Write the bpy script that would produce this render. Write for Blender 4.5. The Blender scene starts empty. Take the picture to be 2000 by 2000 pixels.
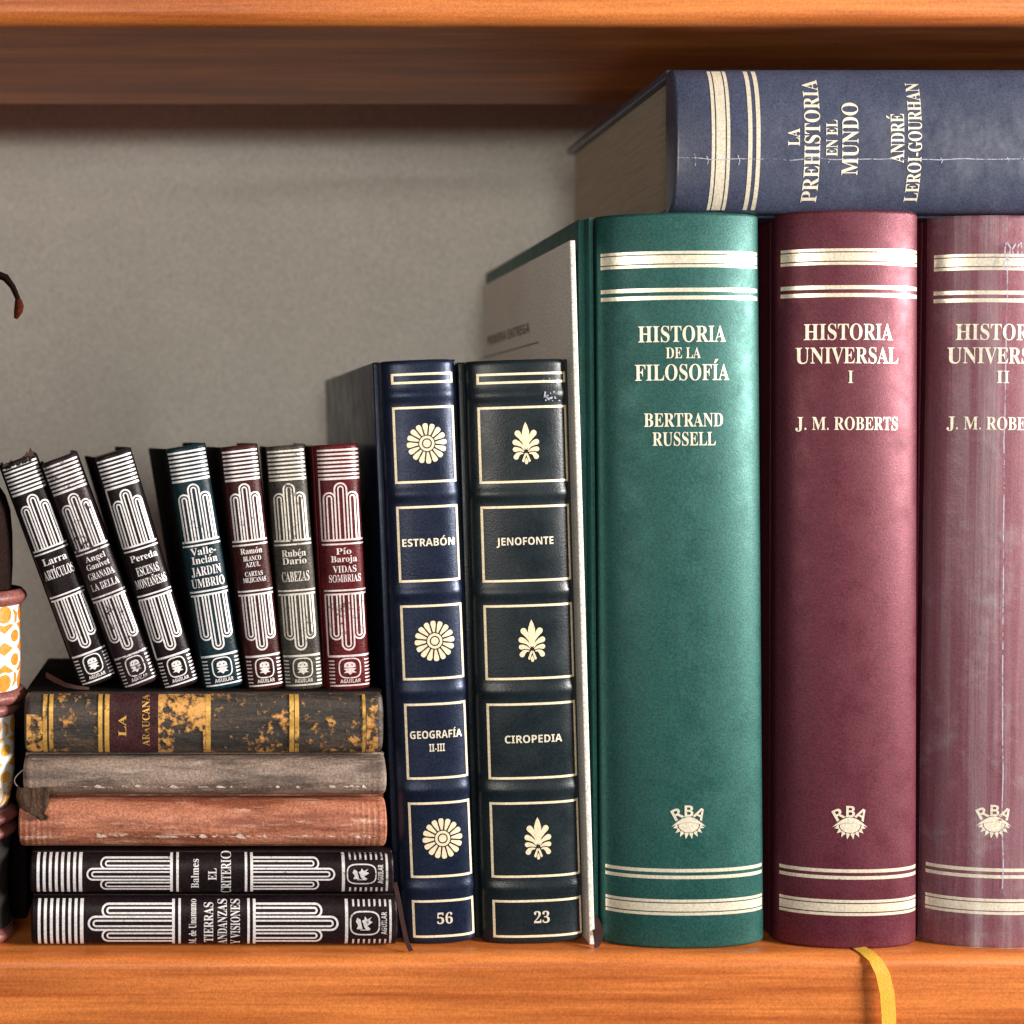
import bpy, bmesh, math, random
from mathutils import Vector, Matrix, noise
from mathutils.geometry import tessellate_polygon

S = bpy.context.scene
COL = S.collection
U = 1.0 / 6000.0          # one photograph pixel at the plane of the spines, in metres
R = math.radians
random.seed(7)

def X(px): return (px - 1000) * U
def Z(py): return (1855 - py) * U
def K(y): return (0.45 + y) / 0.45        # size of a photograph pixel at depth y, against the spine plane
def PX(px, y): return X(390) + (px - 390) * U * K(y)
def PZ(py, y): return Z(860) - (py - 860) * U * K(y)

# ------------------------------------------------------------------ camera
cd = bpy.data.cameras.new('camera'); cam = bpy.data.objects.new('camera', cd); COL.objects.link(cam)
cam.location = (X(390), -0.45, Z(860)); cam.rotation_euler = (R(90), 0, 0)
cd.sensor_width = 36; cd.lens = 48.6; cd.shift_x = 0.305; cd.shift_y = -0.07
cd.clip_start = 0.01; cd.clip_end = 50
cd.dof.use_dof = True; cd.dof.focus_distance = 0.452; cd.dof.aperture_fstop = 8.0
S.camera = cam

# ------------------------------------------------------------------ world, lamps, exposure
w = bpy.data.worlds.new('World'); S.world = w; w.use_nodes = True
bg = w.node_tree.nodes['Background']; bg.inputs[0].default_value = (0.85, 0.93, 1.0, 1); bg.inputs[1].default_value = 0.07

def area(name, loc, target, size, size_y, power, col):
    d = bpy.data.lights.new(name, 'AREA'); d.shape = 'RECTANGLE'; d.size = size; d.size_y = size_y
    d.energy = power; d.color = col
    o = bpy.data.objects.new(name, d); COL.objects.link(o); o.location = loc
    o.rotation_euler = (Vector(target) - Vector(loc)).to_track_quat('-Z', 'Y').to_euler()
    return o
area('window_light', (1.31, -0.54, 0.40), (0.05, 0.0, 0.14), 0.48, 0.30, 54, (1.0, 0.96, 0.9))
area('room_light', (-0.26, -1.24, 0.30), (-0.08, 0.05, 0.16), 0.6, 0.34, 6.6, (1.0, 0.93, 0.84))
S.view_settings.view_transform = 'Standard'
S.view_settings.look = 'None'
S.view_settings.exposure = 0.0
S.view_settings.gamma = 1.0
S.view_settings.use_curve_mapping = False

# ------------------------------------------------------------------ materials
def srgb(r, g, b):
    def f(c):
        c /= 255.0
        return c / 12.92 if c <= 0.04045 else ((c + 0.055) / 1.055) ** 2.4
    return (f(r), f(g), f(b), 1)

class Nodes:
    def __init__(self, name):
        self.m = bpy.data.materials.new(name); self.m.use_nodes = True
        self.t = self.m.node_tree; self.n = self.t.nodes; self.l = self.t.links
        self.n.clear()
        self.out = self.n.new('ShaderNodeOutputMaterial')
        tc = self.n.new('ShaderNodeTexCoord'); oi = self.n.new('ShaderNodeObjectInfo')
        ad = self.n.new('ShaderNodeVectorMath'); ad.operation = 'ADD'
        self.l.new(tc.outputs['Object'], ad.inputs[0])
        self.l.new(oi.outputs['Random'], ad.inputs[1])
        self.co = ad.outputs[0]; self.raw = tc.outputs['Object']
    def noise(self, scale, detail=3, stretch=None, rough=0.55, raw=False):
        v = self.raw if raw else self.co
        if stretch:
            mp = self.n.new('ShaderNodeMapping'); mp.inputs['Scale'].default_value = stretch
            self.l.new(v, mp.inputs[0]); v = mp.outputs[0]
        t = self.n.new('ShaderNodeTexNoise'); t.inputs['Scale'].default_value = scale
        t.inputs['Detail'].default_value = detail; t.inputs['Roughness'].default_value = rough
        self.l.new(v, t.inputs['Vector'])
        return t.outputs['Fac']
    def rng(self, v, a, b, c, d, smooth=False):
        m = self.n.new('ShaderNodeMapRange'); m.clamp = True
        if smooth: m.interpolation_type = 'SMOOTHSTEP'
        for i, x in enumerate((a, b, c, d)): m.inputs[i + 1].default_value = x
        self.l.new(v, m.inputs[0]); return m.outputs[0]
    def math(self, op, a, b):
        m = self.n.new('ShaderNodeMath'); m.operation = op
        for i, x in enumerate((a, b)):
            if isinstance(x, (int, float)): m.inputs[i].default_value = x
            else: self.l.new(x, m.inputs[i])
        return m.outputs[0]
    def mix(self, fac, a, b):
        m = self.n.new('ShaderNodeMix'); m.data_type = 'RGBA'
        if isinstance(fac, (int, float)): m.inputs[0].default_value = fac
        else: self.l.new(fac, m.inputs[0])
        for i, x in ((6, a), (7, b)):
            if isinstance(x, tuple): m.inputs[i].default_value = x
            else: self.l.new(x, m.inputs[i])
        return m.outputs[2]
    def scale(self, col, f):
        m = self.n.new('ShaderNodeVectorMath'); m.operation = 'SCALE'
        if isinstance(col, tuple): m.inputs[0].default_value = col[:3]
        else: self.l.new(col, m.inputs[0])
        self.l.new(f, m.inputs['Scale']); return m.outputs[0]
    def bump(self, h, dist, strength=1.0, prev=None):
        b = self.n.new('ShaderNodeBump'); b.inputs['Distance'].default_value = dist; b.inputs['Strength'].default_value = strength
        self.l.new(h, b.inputs['Height'])
        if prev: self.l.new(prev, b.inputs['Normal'])
        return b.outputs[0]
    def principled(self, col, rough, normal=None, metallic=0.0, spec=0.5, **kw):
        p = self.n.new('ShaderNodeBsdfPrincipled')
        if isinstance(col, tuple): p.inputs['Base Color'].default_value = col
        else: self.l.new(col, p.inputs['Base Color'])
        if isinstance(rough, (int, float)): p.inputs['Roughness'].default_value = rough
        else: self.l.new(rough, p.inputs['Roughness'])
        p.inputs['Metallic'].default_value = metallic
        p.inputs['Specular IOR Level'].default_value = spec
        for k, v in kw.items(): p.inputs[k.replace('_', ' ')].default_value = v
        if normal: self.l.new(normal, p.inputs['Normal'])
        return p.outputs[0]
    def done(self, sh):
        self.l.new(sh, self.out.inputs['Surface']); return self.m

def plain(name, col, rough=0.5, grain=0.22, gscale=1500, var=0.15, vscale=60, bump=0.00006, bscale=1200, spec=0.5, metallic=0.0, stretch=None, **kw):
    N = Nodes(name)
    f = N.math('MULTIPLY', N.rng(N.noise(vscale, 4, stretch), 0.3, 0.7, 1 - var, 1 + var),
               N.rng(N.noise(gscale, 1), 0.3, 0.7, 1 - grain, 1 + grain))
    nb = N.bump(N.noise(bscale, 2), bump) if bump else None
    r = N.rng(N.noise(vscale * 2, 3), 0.3, 0.7, max(0.05, rough - 0.08), rough + 0.08)
    return N.done(N.principled(N.scale(col, f), r, nb, metallic, spec, **kw))

def foil(name, col, wear=0.35, wscale=330, rough=0.38, metallic=0.75, big=60, amount=0.5):
    """stamped metal leaf, rubbed away in specks and patches"""
    N = Nodes(name)
    n = N.math('ADD', N.math('MULTIPLY', N.noise(wscale, 5, rough=0.65), 1 - amount), N.math('MULTIPLY', N.noise(big, 4), amount))
    keep = N.rng(n, wear - 0.03, wear + 0.05, 0, 1)
    c = N.scale(col, N.rng(N.noise(1500, 1), 0.3, 0.7, 0.82, 1.15))
    p = N.principled(c, rough, N.bump(N.noise(900, 2), 0.00005), metallic)
    tr = N.n.new('ShaderNodeBsdfTransparent'); mx = N.n.new('ShaderNodeMixShader')
    N.l.new(keep, mx.inputs[0]); N.l.new(tr.outputs[0], mx.inputs[1]); N.l.new(p, mx.inputs[2])
    return N.done(mx.outputs[0])

def mat_wood(name='orange varnished wood'):
    N = Nodes(name)
    g1 = N.noise(1.0, 5, (7, 60, 190), rough=0.6, raw=True)
    g2 = N.noise(1.0, 3, (30, 300, 900), raw=True)
    c = N.mix(N.rng(g1, 0.35, 0.66, 0, 1), srgb(170, 86, 34), srgb(222, 130, 64))
    c = N.scale(c, N.math('MULTIPLY', N.rng(g2, 0.3, 0.7, 0.86, 1.12), N.rng(N.noise(1500, 1), 0.3, 0.7, 0.84, 1.16)))
    nb = N.bump(g2, 0.00008)
    return N.done(N.principled(c, 0.42, nb, 0, 0.4))

def mat_wall():
    N = Nodes('grey beige plaster')
    f = N.math('MULTIPLY', N.rng(N.noise(9, 3), 0.3, 0.7, 0.93, 1.07), N.rng(N.noise(1900, 1), 0.3, 0.7, 0.66, 1.34))
    return N.done(N.principled(N.scale((0.76, 0.745, 0.68, 1), f), 0.85, N.bump(N.noise(700, 3), 0.0002), 0, 0.2))

def mat_paper(name, col, layers=2600):
    N = Nodes(name)
    ln = N.noise(1.0, 2, (layers, 30, 30), raw=True)
    f = N.math('MULTIPLY', N.rng(ln, 0.3, 0.7, 0.78, 1.12), N.rng(N.noise(1400, 1), 0.3, 0.7, 0.86, 1.14))
    return N.done(N.principled(N.scale(col, f), 0.8, N.bump(ln, 0.0001), 0, 0.2))

def mat_old(name, a, b, light, rough=0.55, st=(190, 190, 28)):
    """old limp leather: two tones in streaks, pale rubbed flecks, creases"""
    N = Nodes(name)
    n1 = N.noise(1.0, 6, st, rough=0.65)
    n2 = N.noise(1.0, 6, (260, 260, 45), rough=0.7)
    c = N.mix(N.rng(n1, 0.42, 0.58, 0, 1), a, b)
    c = N.mix(N.rng(n2, 0.57, 0.70, 0, 0.75), c, light)
    c = N.scale(c, N.rng(N.noise(1400, 1), 0.3, 0.7, 0.72, 1.28))
    nb = N.bump(n2, 0.0005, 1.0, N.bump(N.noise(700, 3), 0.00015))
    return N.done(N.principled(c, rough, nb, 0, 0.45))

def mat_film():
    N = Nodes('clear plastic film')
    streak = N.noise(1.0, 5, (190, 40, 4), rough=0.6)
    patch = N.noise(60, 5, rough=0.7)
    nb = N.bump(streak, 0.0006, 1.0, N.bump(patch, 0.0006))
    gl = N.principled((0.9, 0.92, 0.95, 1), 0.22, nb, 0, 0.6)
    tr = N.n.new('ShaderNodeBsdfTransparent'); mx = N.n.new('ShaderNodeMixShader')
    f = N.math('ADD', N.rng(streak, 0.46, 0.76, 0.04, 0.20), N.rng(patch, 0.54, 0.80, 0, 0.14))
    N.l.new(f, mx.inputs[0]); N.l.new(tr.outputs[0], mx.inputs[1]); N.l.new(gl, mx.inputs[2])
    return N.done(mx.outputs[0])

WOOD = mat_wood(); WALL = mat_wall()
CLOTH_GREEN = plain('green book cloth', (0.014, 0.088, 0.077, 1), 0.50, 0.30, 1500, 0.045, 60, 0.00004, 1600, 0.5, 0.42, (3, 3, 0.35))
CLOTH_RED = plain('burgundy book cloth', (0.118, 0.017, 0.032, 1), 0.50, 0.30, 1500, 0.045, 60, 0.00004, 1600, 0.5, 0.42, (3, 3, 0.35))
CLOTH_PLUM = plain('plum book cloth', (0.175, 0.024, 0.048, 1), 0.50, 0.30, 1500, 0.06, 60, 0.00004, 1600, 0.5, 0.3, (3, 3, 0.35))
CLOTH_BLUE = plain('slate blue book cloth', (0.050, 0.058, 0.100, 1), 0.36, 0.28, 1500, 0.12, 40, 0.0004, 110, 0.5, 0.0, (1, 1, 0.5), Coat_Weight=0.45, Coat_Roughness=0.22)
LEATHER_NAVY = plain('navy leatherette', (0.011, 0.018, 0.043, 1), 0.36, 0.32, 1400, 0.1, 50, 0.00006, 1500, 0.4, 0.4)
LEATHER_BLACK = plain('green black leatherette', (0.008, 0.014, 0.018, 1), 0.34, 0.32, 1400, 0.1, 50, 0.00006, 1500, 0.4)
PAGES = mat_paper('cream page edges', (0.50, 0.42, 0.32, 1))
PAGES_OLD = mat_paper('brown old page edges', (0.16, 0.10, 0.06, 1))
WHITE_CARD = plain('white card', (0.80, 0.76, 0.69, 1), 0.6, 0.3, 1500, 0.06, 40, 0.00004)
GOLD = foil('pale gold foil', (1.0, 0.88, 0.68, 1), 0.28, 500, 0.32, 0.45)
FRAME_GOLD = foil('bright gold frame foil', (1.0, 0.82, 0.56, 1), 0.25, 700, 0.45, 0.3)
GOLD_LETTER = foil('pale gold foil lettering', (0.95, 0.84, 0.66, 1), 0.34, 800, 0.42, 0.4)
SILVER = foil('worn silver foil', (0.84, 0.79, 0.79, 1), 0.345, 700, 0.45, 0.25, 60, 0.3)
SILVER_WARM = foil('tarnished warm silver foil', (0.74, 0.68, 0.60, 1), 0.385, 600, 0.45, 0.35, 50, 0.45)
SILVER_ROSE = foil('rubbed rosy silver foil', (0.80, 0.66, 0.65, 1), 0.37, 650, 0.45, 0.3, 60, 0.4)
SILVER_FAINT = foil('faded silver foil', (0.70, 0.65, 0.65, 1), 0.42, 600, 0.45, 0.3, 60, 0.4)
OLD_GOLD = foil('rubbed old gold', (0.72, 0.40, 0.09, 1), 0.42, 260, 0.45, 0.5)
OLD_GOLD_PATCH = foil('mostly lost old gold', (0.72, 0.36, 0.10, 1), 0.49, 420, 0.5, 0.4, 70, 0.35)
OLD_GOLD_SPECK = foil('specks of old gold', (0.66, 0.32, 0.09, 1), 0.575, 380, 0.5, 0.4, 70, 0.4)
RIBBON_YELLOW = plain('yellow ribbon', (0.74, 0.42, 0.045, 1), 0.45, 0.09, 1500, 0.05, 60, 0.0001, 1500)
RIBBON_RED = plain('dark red ribbon', (0.040, 0.008, 0.007, 1), 0.8, 0.25, 1500, 0.2, 200)
INK = plain('grey ink', (0.10, 0.10, 0.09, 1), 0.7, 0.2, 1500, 0.2, 200, 0)
SCUFF = foil('pale scuff', (0.42, 0.42, 0.50, 1), 0.46, 700, 0.5, 0.0)
FILM = mat_film()

# ------------------------------------------------------------------ objects
def tag(o, label=None, cat=None, group=None, kind=None):
    for k, v in (('label', label), ('category', cat), ('group', group), ('kind', kind)):
        if v: o[k] = v
    return o
def thing(name, label, cat, loc, rot=(0, 0, 0), group=None):
    o = bpy.data.objects.new(name, None); COL.objects.link(o); o.empty_display_size = 0.01
    o.location = loc; o.rotation_euler = rot
    return tag(o, label, cat, group)
def link(name, bm, mat, parent=None, smooth=35):
    me = bpy.data.meshes.new(name); bm.to_mesh(me); bm.free()
    if smooth:
        for p in me.polygons: p.use_smooth = True
        me.set_sharp_from_angle(angle=R(smooth))
    me.materials.append(mat)
    o = bpy.data.objects.new(name, me); COL.objects.link(o); o.parent = parent
    return o
def box(bm, x0, y0, z0, x1, y1, z1, bev=0.0):
    r = bmesh.ops.create_cube(bm, size=1)
    vs = r['verts']
    for v in vs:
        v.co = Vector(((x0 + x1) / 2 + v.co.x * (x1 - x0), (y0 + y1) / 2 + v.co.y * (y1 - y0), (z0 + z1) / 2 + v.co.z * (z1 - z0)))
    if bev:
        es = list({e for v in vs for e in v.link_edges})
        bmesh.ops.bevel(bm, geom=es, offset=bev, segments=3, affect='EDGES', profile=0.5)
def tube(bm, pts, radii, n=10, flat=1.0):
    rings = []
    for i, p in enumerate(pts):
        p = Vector(p); a = Vector(pts[max(0, i - 1)]); b = Vector(pts[min(len(pts) - 1, i + 1)])
        t = (b - a).normalized(); u = t.cross(Vector((0, 1, 0)))
        if u.length < 1e-4: u = t.cross(Vector((1, 0, 0)))
        u.normalize(); v = t.cross(u)
        rings.append([bm.verts.new(p + u * math.cos(k * 2 * math.pi / n) * radii[i] + v * math.sin(k * 2 * math.pi / n) * radii[i] * flat) for k in range(n)])
    for a, b in zip(rings, rings[1:]):
        for k in range(n): bm.faces.new((a[k], a[(k + 1) % n], b[(k + 1) % n], b[k]))
    bm.faces.new(rings[0][::-1]); bm.faces.new(rings[-1])
    bmesh.ops.recalc_face_normals(bm, faces=bm.faces)
def lathe(bm, prof, n=48):
    rings = [[bm.verts.new((r * math.cos(2 * math.pi * k / n), r * math.sin(2 * math.pi * k / n), z)) for k in range(n)] for r, z in prof]
    for a, b in zip(rings, rings[1:]):
        for k in range(n): bm.faces.new((a[k], a[(k + 1) % n], b[(k + 1) % n], b[k]))
    bm.faces.new(rings[0][::-1]); bm.faces.new(rings[-1])
    bmesh.ops.recalc_face_normals(bm, faces=bm.faces)
def band(bm, pts, widths, wdir, thick=0.00025):
    """a flat ribbon along pts, given width along wdir"""
    top = []
    for i, p in enumerate(pts):
        p = Vector(p); wv = Vector(wdir).normalized() * widths[i] / 2
        a = Vector(pts[max(0, i - 1)]); b = Vector(pts[min(len(pts) - 1, i + 1)])
        nn = (b - a).cross(wv).normalized() * thick / 2
        top.append([bm.verts.new(p - wv - nn), bm.verts.new(p + wv - nn), bm.verts.new(p + wv + nn), bm.verts.new(p - wv + nn)])
    for a, b in zip(top, top[1:]):
        for k in range(4): bm.faces.new((a[k], a[(k + 1) % 4], b[(k + 1) % 4], b[k]))
    bm.faces.new(top[0][::-1]); bm.faces.new(top[-1])
    bmesh.ops.recalc_face_normals(bm, faces=bm.faces)

# ------------------------------------------------------------------ flat art stamped on curved surfaces (units: photograph pixels, x across, z up)
def bold(s, style):
    cap, low, dig = (0x1D400, 0x1D41A, 0x1D7CE) if style == 'serif' else (0x1D5D4, 0x1D5EE, 0x1D7EC)
    o = ''
    for c in s:
        if 'A' <= c <= 'Z': o += chr(cap + ord(c) - 65)
        elif 'a' <= c <= 'z': o += chr(low + ord(c) - 97)
        elif '0' <= c <= '9': o += chr(dig + ord(c) - 48)
        else: o += c
    return o
_glyph = {}
def text_mesh(s):
    if s not in _glyph:
        c = bpy.data.curves.new('lettering', 'FONT'); c.body = s; c.resolution_u = 4
        o = bpy.data.objects.new('lettering', c); COL.objects.link(o)
        ev = o.evaluated_get(bpy.context.evaluated_depsgraph_get()); m = ev.to_mesh()
        _glyph[s] = ([(v.co.x, v.co.y) for v in m.vertices], [tuple(p.vertices) for p in m.polygons])
        ev.to_mesh_clear(); bpy.data.objects.remove(o); bpy.data.curves.remove(c)
    return _glyph[s]
PLAIN = {'Á': 'A', 'É': 'E', 'Í': 'I', 'Ó': 'O', 'Ú': 'U', 'Ñ': 'N', 'á': 'a', 'é': 'e', 'í': 'i', 'ó': 'o', 'ú': 'u', 'ñ': 'n'}

class Art:
    def __init__(self): self.p = []          # list of (points, faces)
    def add(self, pts, faces): self.p.append((pts, faces))
    def poly(self, *loops):
        flat = [p for lp in loops for p in lp]
        tris = tessellate_polygon([[Vector((x, z, 0)) for x, z in lp] for lp in loops])
        self.add(flat, [tuple(t) for t in tris])
    def rect(self, x0, z0, x1, z1): self.add([(x0, z0), (x1, z0), (x1, z1), (x0, z1)], [(0, 1, 2, 3)])
    def frame(self, x0, z0, x1, z1, t):
        o = [(x0, z0), (x1, z0), (x1, z1), (x0, z1)]; i = [(x0 + t, z0 + t), (x1 - t, z0 + t), (x1 - t, z1 - t), (x0 + t, z1 - t)]
        self.add(o + i, [(0, 1, 5, 4), (1, 2, 6, 5), (2, 3, 7, 6), (3, 0, 4, 7)])
    def stroke(self, pts, t, closed=False):
        n = len(pts); L = []; Rr = []
        for i, p in enumerate(pts):
            a = pts[(i - 1) % n] if (closed or i > 0) else p
            b = pts[(i + 1) % n] if (closed or i < n - 1) else p
            d1 = Vector((p[0] - a[0], p[1] - a[1])); d2 = Vector((b[0] - p[0], b[1] - p[1]))
            if d1.length < 1e-9: d1 = d2
            if d2.length < 1e-9: d2 = d1
            d = d1.normalized() + d2.normalized()
            d = d.normalized() if d.length > 1e-6 else d1.normalized()
            nn = Vector((-d.y, d.x)); k = max(0.5, abs(nn.dot(Vector((-d1.normalized().y, d1.normalized().x)))))
            h = t / 2 / k
            L.append((p[0] + nn.x * h, p[1] + nn.y * h)); Rr.append((p[0] - nn.x * h, p[1] - nn.y * h))
        m = n if closed else n - 1
        self.add(L + Rr, [(i, n + i, n + (i + 1) % n, (i + 1) % n) for i in range(m)])
    def ellipse(self, cx, cz, rx, rz, n=28): self.poly(oval(cx, cz, rx, rz, n))
    def ring(self, cx, cz, r, t, n=36): self.stroke(oval(cx, cz, r, r, n), t, True)
    def text(self, s, cx, cz, width, cap, style='serif', rot=0):
        """cz is the middle of the capitals, cap their height"""
        base = ''.join(PLAIN.get(c, c) for c in s); body = bold(base, style)
        v, f = text_mesh(body); capu = 0.678 if style == 'serif' else 0.714
        x0 = min(a for a, b in v); x1 = max(a for a, b in v)
        sx = width / (x1 - x0); sz = cap / capu
        T = lambda a, b: (cx + (a - (x0 + x1) / 2) * sx, cz - cap / 2 + b * sz)
        parts = [([T(a, b) for a, b in v], f)]
        for i, c in enumerate(s):
            if c in PLAIN:
                pre = bold(base[:i + 1], style); pv = text_mesh(pre)[0]; r = max(a for a, b in pv)
                one = text_mesh(bold(base[i], style))[0]; ow = max(a for a, b in one) - min(a for a, b in one)
                m = r - ow / 2; h = (capu if c.isupper() else 0.50) + 0.05
                if c in 'Ññ': q = [(m - 0.2, h), (m + 0.2, h + 0.03), (m + 0.2, h + 0.12), (m - 0.2, h + 0.09)]
                else: q = [(m - 0.07, h), (m + 0.02, h), (m + 0.20, h + 0.17), (m + 0.03, h + 0.17)]
                parts.append(([T(a, b) for a, b in q], [(0, 1, 2, 3)]))
        for pts, fc in parts:
            if rot:
                ca, sa = math.cos(rot), math.sin(rot)
                pts = [(cx + (a - cx) * ca - (b - cz) * sa, cz + (a - cx) * sa + (b - cz) * ca) for a, b in pts]
            self.add(pts, fc)
    def build(self, name, mat, parent, surf, xcuts=(), zcuts=(), k=U, off=0.00008):
        bm = bmesh.new()
        for i, (pts, faces) in enumerate(self.p):
            b2 = bmesh.new(); vs = [b2.verts.new((x * k, 0, z * k)) for x, z in pts]
            for fc in faces:
                q = [pts[j] for j in fc]
                a = sum(q[j][0] * q[(j + 1) % len(q)][1] - q[(j + 1) % len(q)][0] * q[j][1] for j in range(len(q)))
                if abs(a) < 1e-9: continue
                try: b2.faces.new([vs[j] for j in (fc if a > 0 else fc[::-1])])
                except ValueError: pass
            if not b2.faces: b2.free(); continue
            for cuts, no in ((xcuts, (1, 0, 0)), (zcuts, (0, 0, 1))):
                for c in cuts:
                    bmesh.ops.bisect_plane(b2, geom=b2.verts[:] + b2.edges[:] + b2.faces[:], plane_co=(c, 0, 0) if no[0] else (0, 0, c), plane_no=no, dist=1e-7)
            o = off + 0.000008 * (i % 6)
            for v in b2.verts: v.co = surf(v.co.x, v.co.z, o)
            me = bpy.data.meshes.new('tmp'); b2.to_mesh(me); b2.free(); bm.from_mesh(me); bpy.data.meshes.remove(me)
        return link(name, bm, mat, parent, 60)
def oval(cx, cz, rx, rz, n=28): return [(cx + rx * math.cos(2 * math.pi * i / n), cz + rz * math.sin(2 * math.pi * i / n)) for i in range(n)]

# ------------------------------------------------------------------ books
class Book:
    """local frame: x across the thickness, y into the shelf (0 = foremost line of the spine), z up from the tail; sizes in pixels"""
    def __init__(self, name, label, loc, rot, W, H, D, bulge, mat, pages=PAGES, p=2.4, disp=None, nz=10, board=15, inset=6, square=16, joint=8, roundtop=6, covers=True, group=None, zprof=None, right=None, left=None, cmat=None):
        self.t = thing(name, label, 'book', loc, rot, group)
        self.W, self.H = W, H
        hw = (W / 2 - inset) * U; h = H * U; b = bulge * U; d = D * U
        self.hw = hw; self.b = b; self.p = p; self.disp = disp
        N = 44
        self.xs = []
        for i in range(N + 1):
            a = -math.pi / 2 + math.pi * i / N
            self.xs.append(hw * math.copysign(abs(math.sin(a)) ** 0.8, math.sin(a)))
        # spine
        bm = bmesh.new(); r = roundtop * U
        zs = [(0, r), (r * 0.12, r * 0.5), (r * 0.45, r * 0.15), (r, 0)]
        zs += [(r + (h - 2 * r) * i / nz, 0) for i in range(1, nz)]
        zs += [(h - r, 0), (h - r * 0.45, r * 0.15), (h - r * 0.12, r * 0.5), (h, r)]
        yb = b + joint * 0.5 * U
        rings = []
        for z, ins in zs:
            ring = []
            e = 0.0
            for x in self.xs:
                q = self.surf(x, z, 0)
                zz = z
                if zprof: zz = z + zprof(x, z)
                ring.append(bm.verts.new((x * (1 - ins / hw), q.y + ins, zz)))
            ring.append(bm.verts.new((hw * (1 - ins / hw), yb + ins, z)))
            ring.append(bm.verts.new((-hw * (1 - ins / hw), yb + ins, z)))
            rings.append(ring)
        for a, c in zip(rings, rings[1:]):
            n = len(a)
            for k in range(n): bm.faces.new((a[k], a[(k + 1) % n], c[(k + 1) % n], c[k]))
        bm.faces.new(rings[0][::-1]); bm.faces.new(rings[-1])
        bmesh.ops.recalc_face_normals(bm, faces=bm.faces)
        self.spine = link('spine', bm, mat, self.t, 50)
        # boards with their joints
        W2 = W / 2 * U; bt = board * U; j0 = b * 0.8; j1 = b + joint * U
        if covers:
            for s in (-1, 1):
                bm = bmesh.new()
                Wx = W2 if (left if s < 0 else right) is None else (left if s < 0 else right) * U
                xa, xb = sorted((s * Wx, s * (Wx - bt)))
                box(bm, xa, j1, 0, xb, d, h, min(bt * 0.4, 3.5 * U))
                xa, xb = sorted((s * (Wx - bt * 0.75), s * (Wx - bt * 1.15)))
                box(bm, xa, j0 + 2 * U, 2 * U, xb, j1 + 10 * U, h - 2 * U)
                link('cover', bm, cmat or mat, self.t, 40)
        bm = bmesh.new(); g = square * U
        box(bm, -(W2 if left is None else left * U) + bt * 1.02, j1 + 1 * U, g, (W2 if right is None else right * U) - bt * 1.02, d - g, h - g)
        self.pages = link('page_block', bm, pages, self.t, 0)
    def surf(self, x, z, off):
        t = min(1.0, abs(x) / self.hw)
        y = self.b * (1 - max(0.0, 1 - t ** self.p) ** (1 / self.p))
        if self.disp: y -= self.disp(x, z)
        return Vector((x, y - off, z))
    def stamp(self, name, art, mat, zcuts=(), off=0.00008):
        lim = self.hw * 0.97
        return art.build(name, mat, self.spine, self.surf, [x for x in self.xs if abs(x) < lim], zcuts, U, off)

def place(px_bottom, py_bottom, ydepth=0.0):
    return (X(px_bottom), ydepth, Z(py_bottom))

# ================================================================== THE PLACE
# wall behind the shelves
bm = bmesh.new(); box(bm, -0.9, 0.185, -0.5, 0.7, 0.26, 0.75)
tag(link('wall', bm, WALL, None, 0), 'plain grey beige plaster wall behind the bookshelves', 'wall', kind='structure')
# lower and upper boards, with rounded front edges
def shelf(z0, z1, y0, y1, rad, label, light_stop=None):
    bm = bmesh.new()
    prof = [(y1, z1), (y1, z0)]
    if light_stop: prof = [(light_stop, z1), (light_stop, z1 - 0.009), (y1, z1 - 0.009), (y1, z0)]  # unseen strip back to the wall, added to stop light behind the board
    for i in range(9):
        a = math.pi / 2 * i / 8
        prof.append((y0 + rad - rad * math.sin(a), z0 + rad - rad * math.cos(a)))
    for i in range(9):
        a = math.pi / 2 * i / 8
        prof.append((y0 + rad - rad * math.cos(a), z1 - rad + rad * math.sin(a)))
    A = [bm.verts.new((-0.85, y, z)) for y, z in prof]; B = [bm.verts.new((0.65, y, z)) for y, z in prof]
    n = len(prof)
    for k in range(n): bm.faces.new((A[k], A[(k + 1) % n], B[(k + 1) % n], B[k]))
    bm.faces.new(A[::-1]); bm.faces.new(B); bmesh.ops.recalc_face_normals(bm, faces=bm.faces)
    return tag(link('shelf_board', bm, WOOD, None, 40), label, 'shelf', kind='structure')
shelf(-0.035, 0.0, -0.006, 0.18, 0.004, 'orange varnished wooden shelf board that the books stand on')
shelf(Z(60), Z(60) + 0.034, -0.008, 0.098, 0.005, 'orange wooden shelf board above the books with its underside in shadow', 0.185)

bm = bmesh.new(); box(bm, 0.2965, -0.004, 0.0, 0.3145, 0.185, Z(60), 0.001)  # unseen panel added to keep the window light off the wall
tag(link('light_block_panel', bm, WOOD, None, 40), 'orange wooden panel added beyond the right edge to block light', 'panel', kind='structure')

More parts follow.
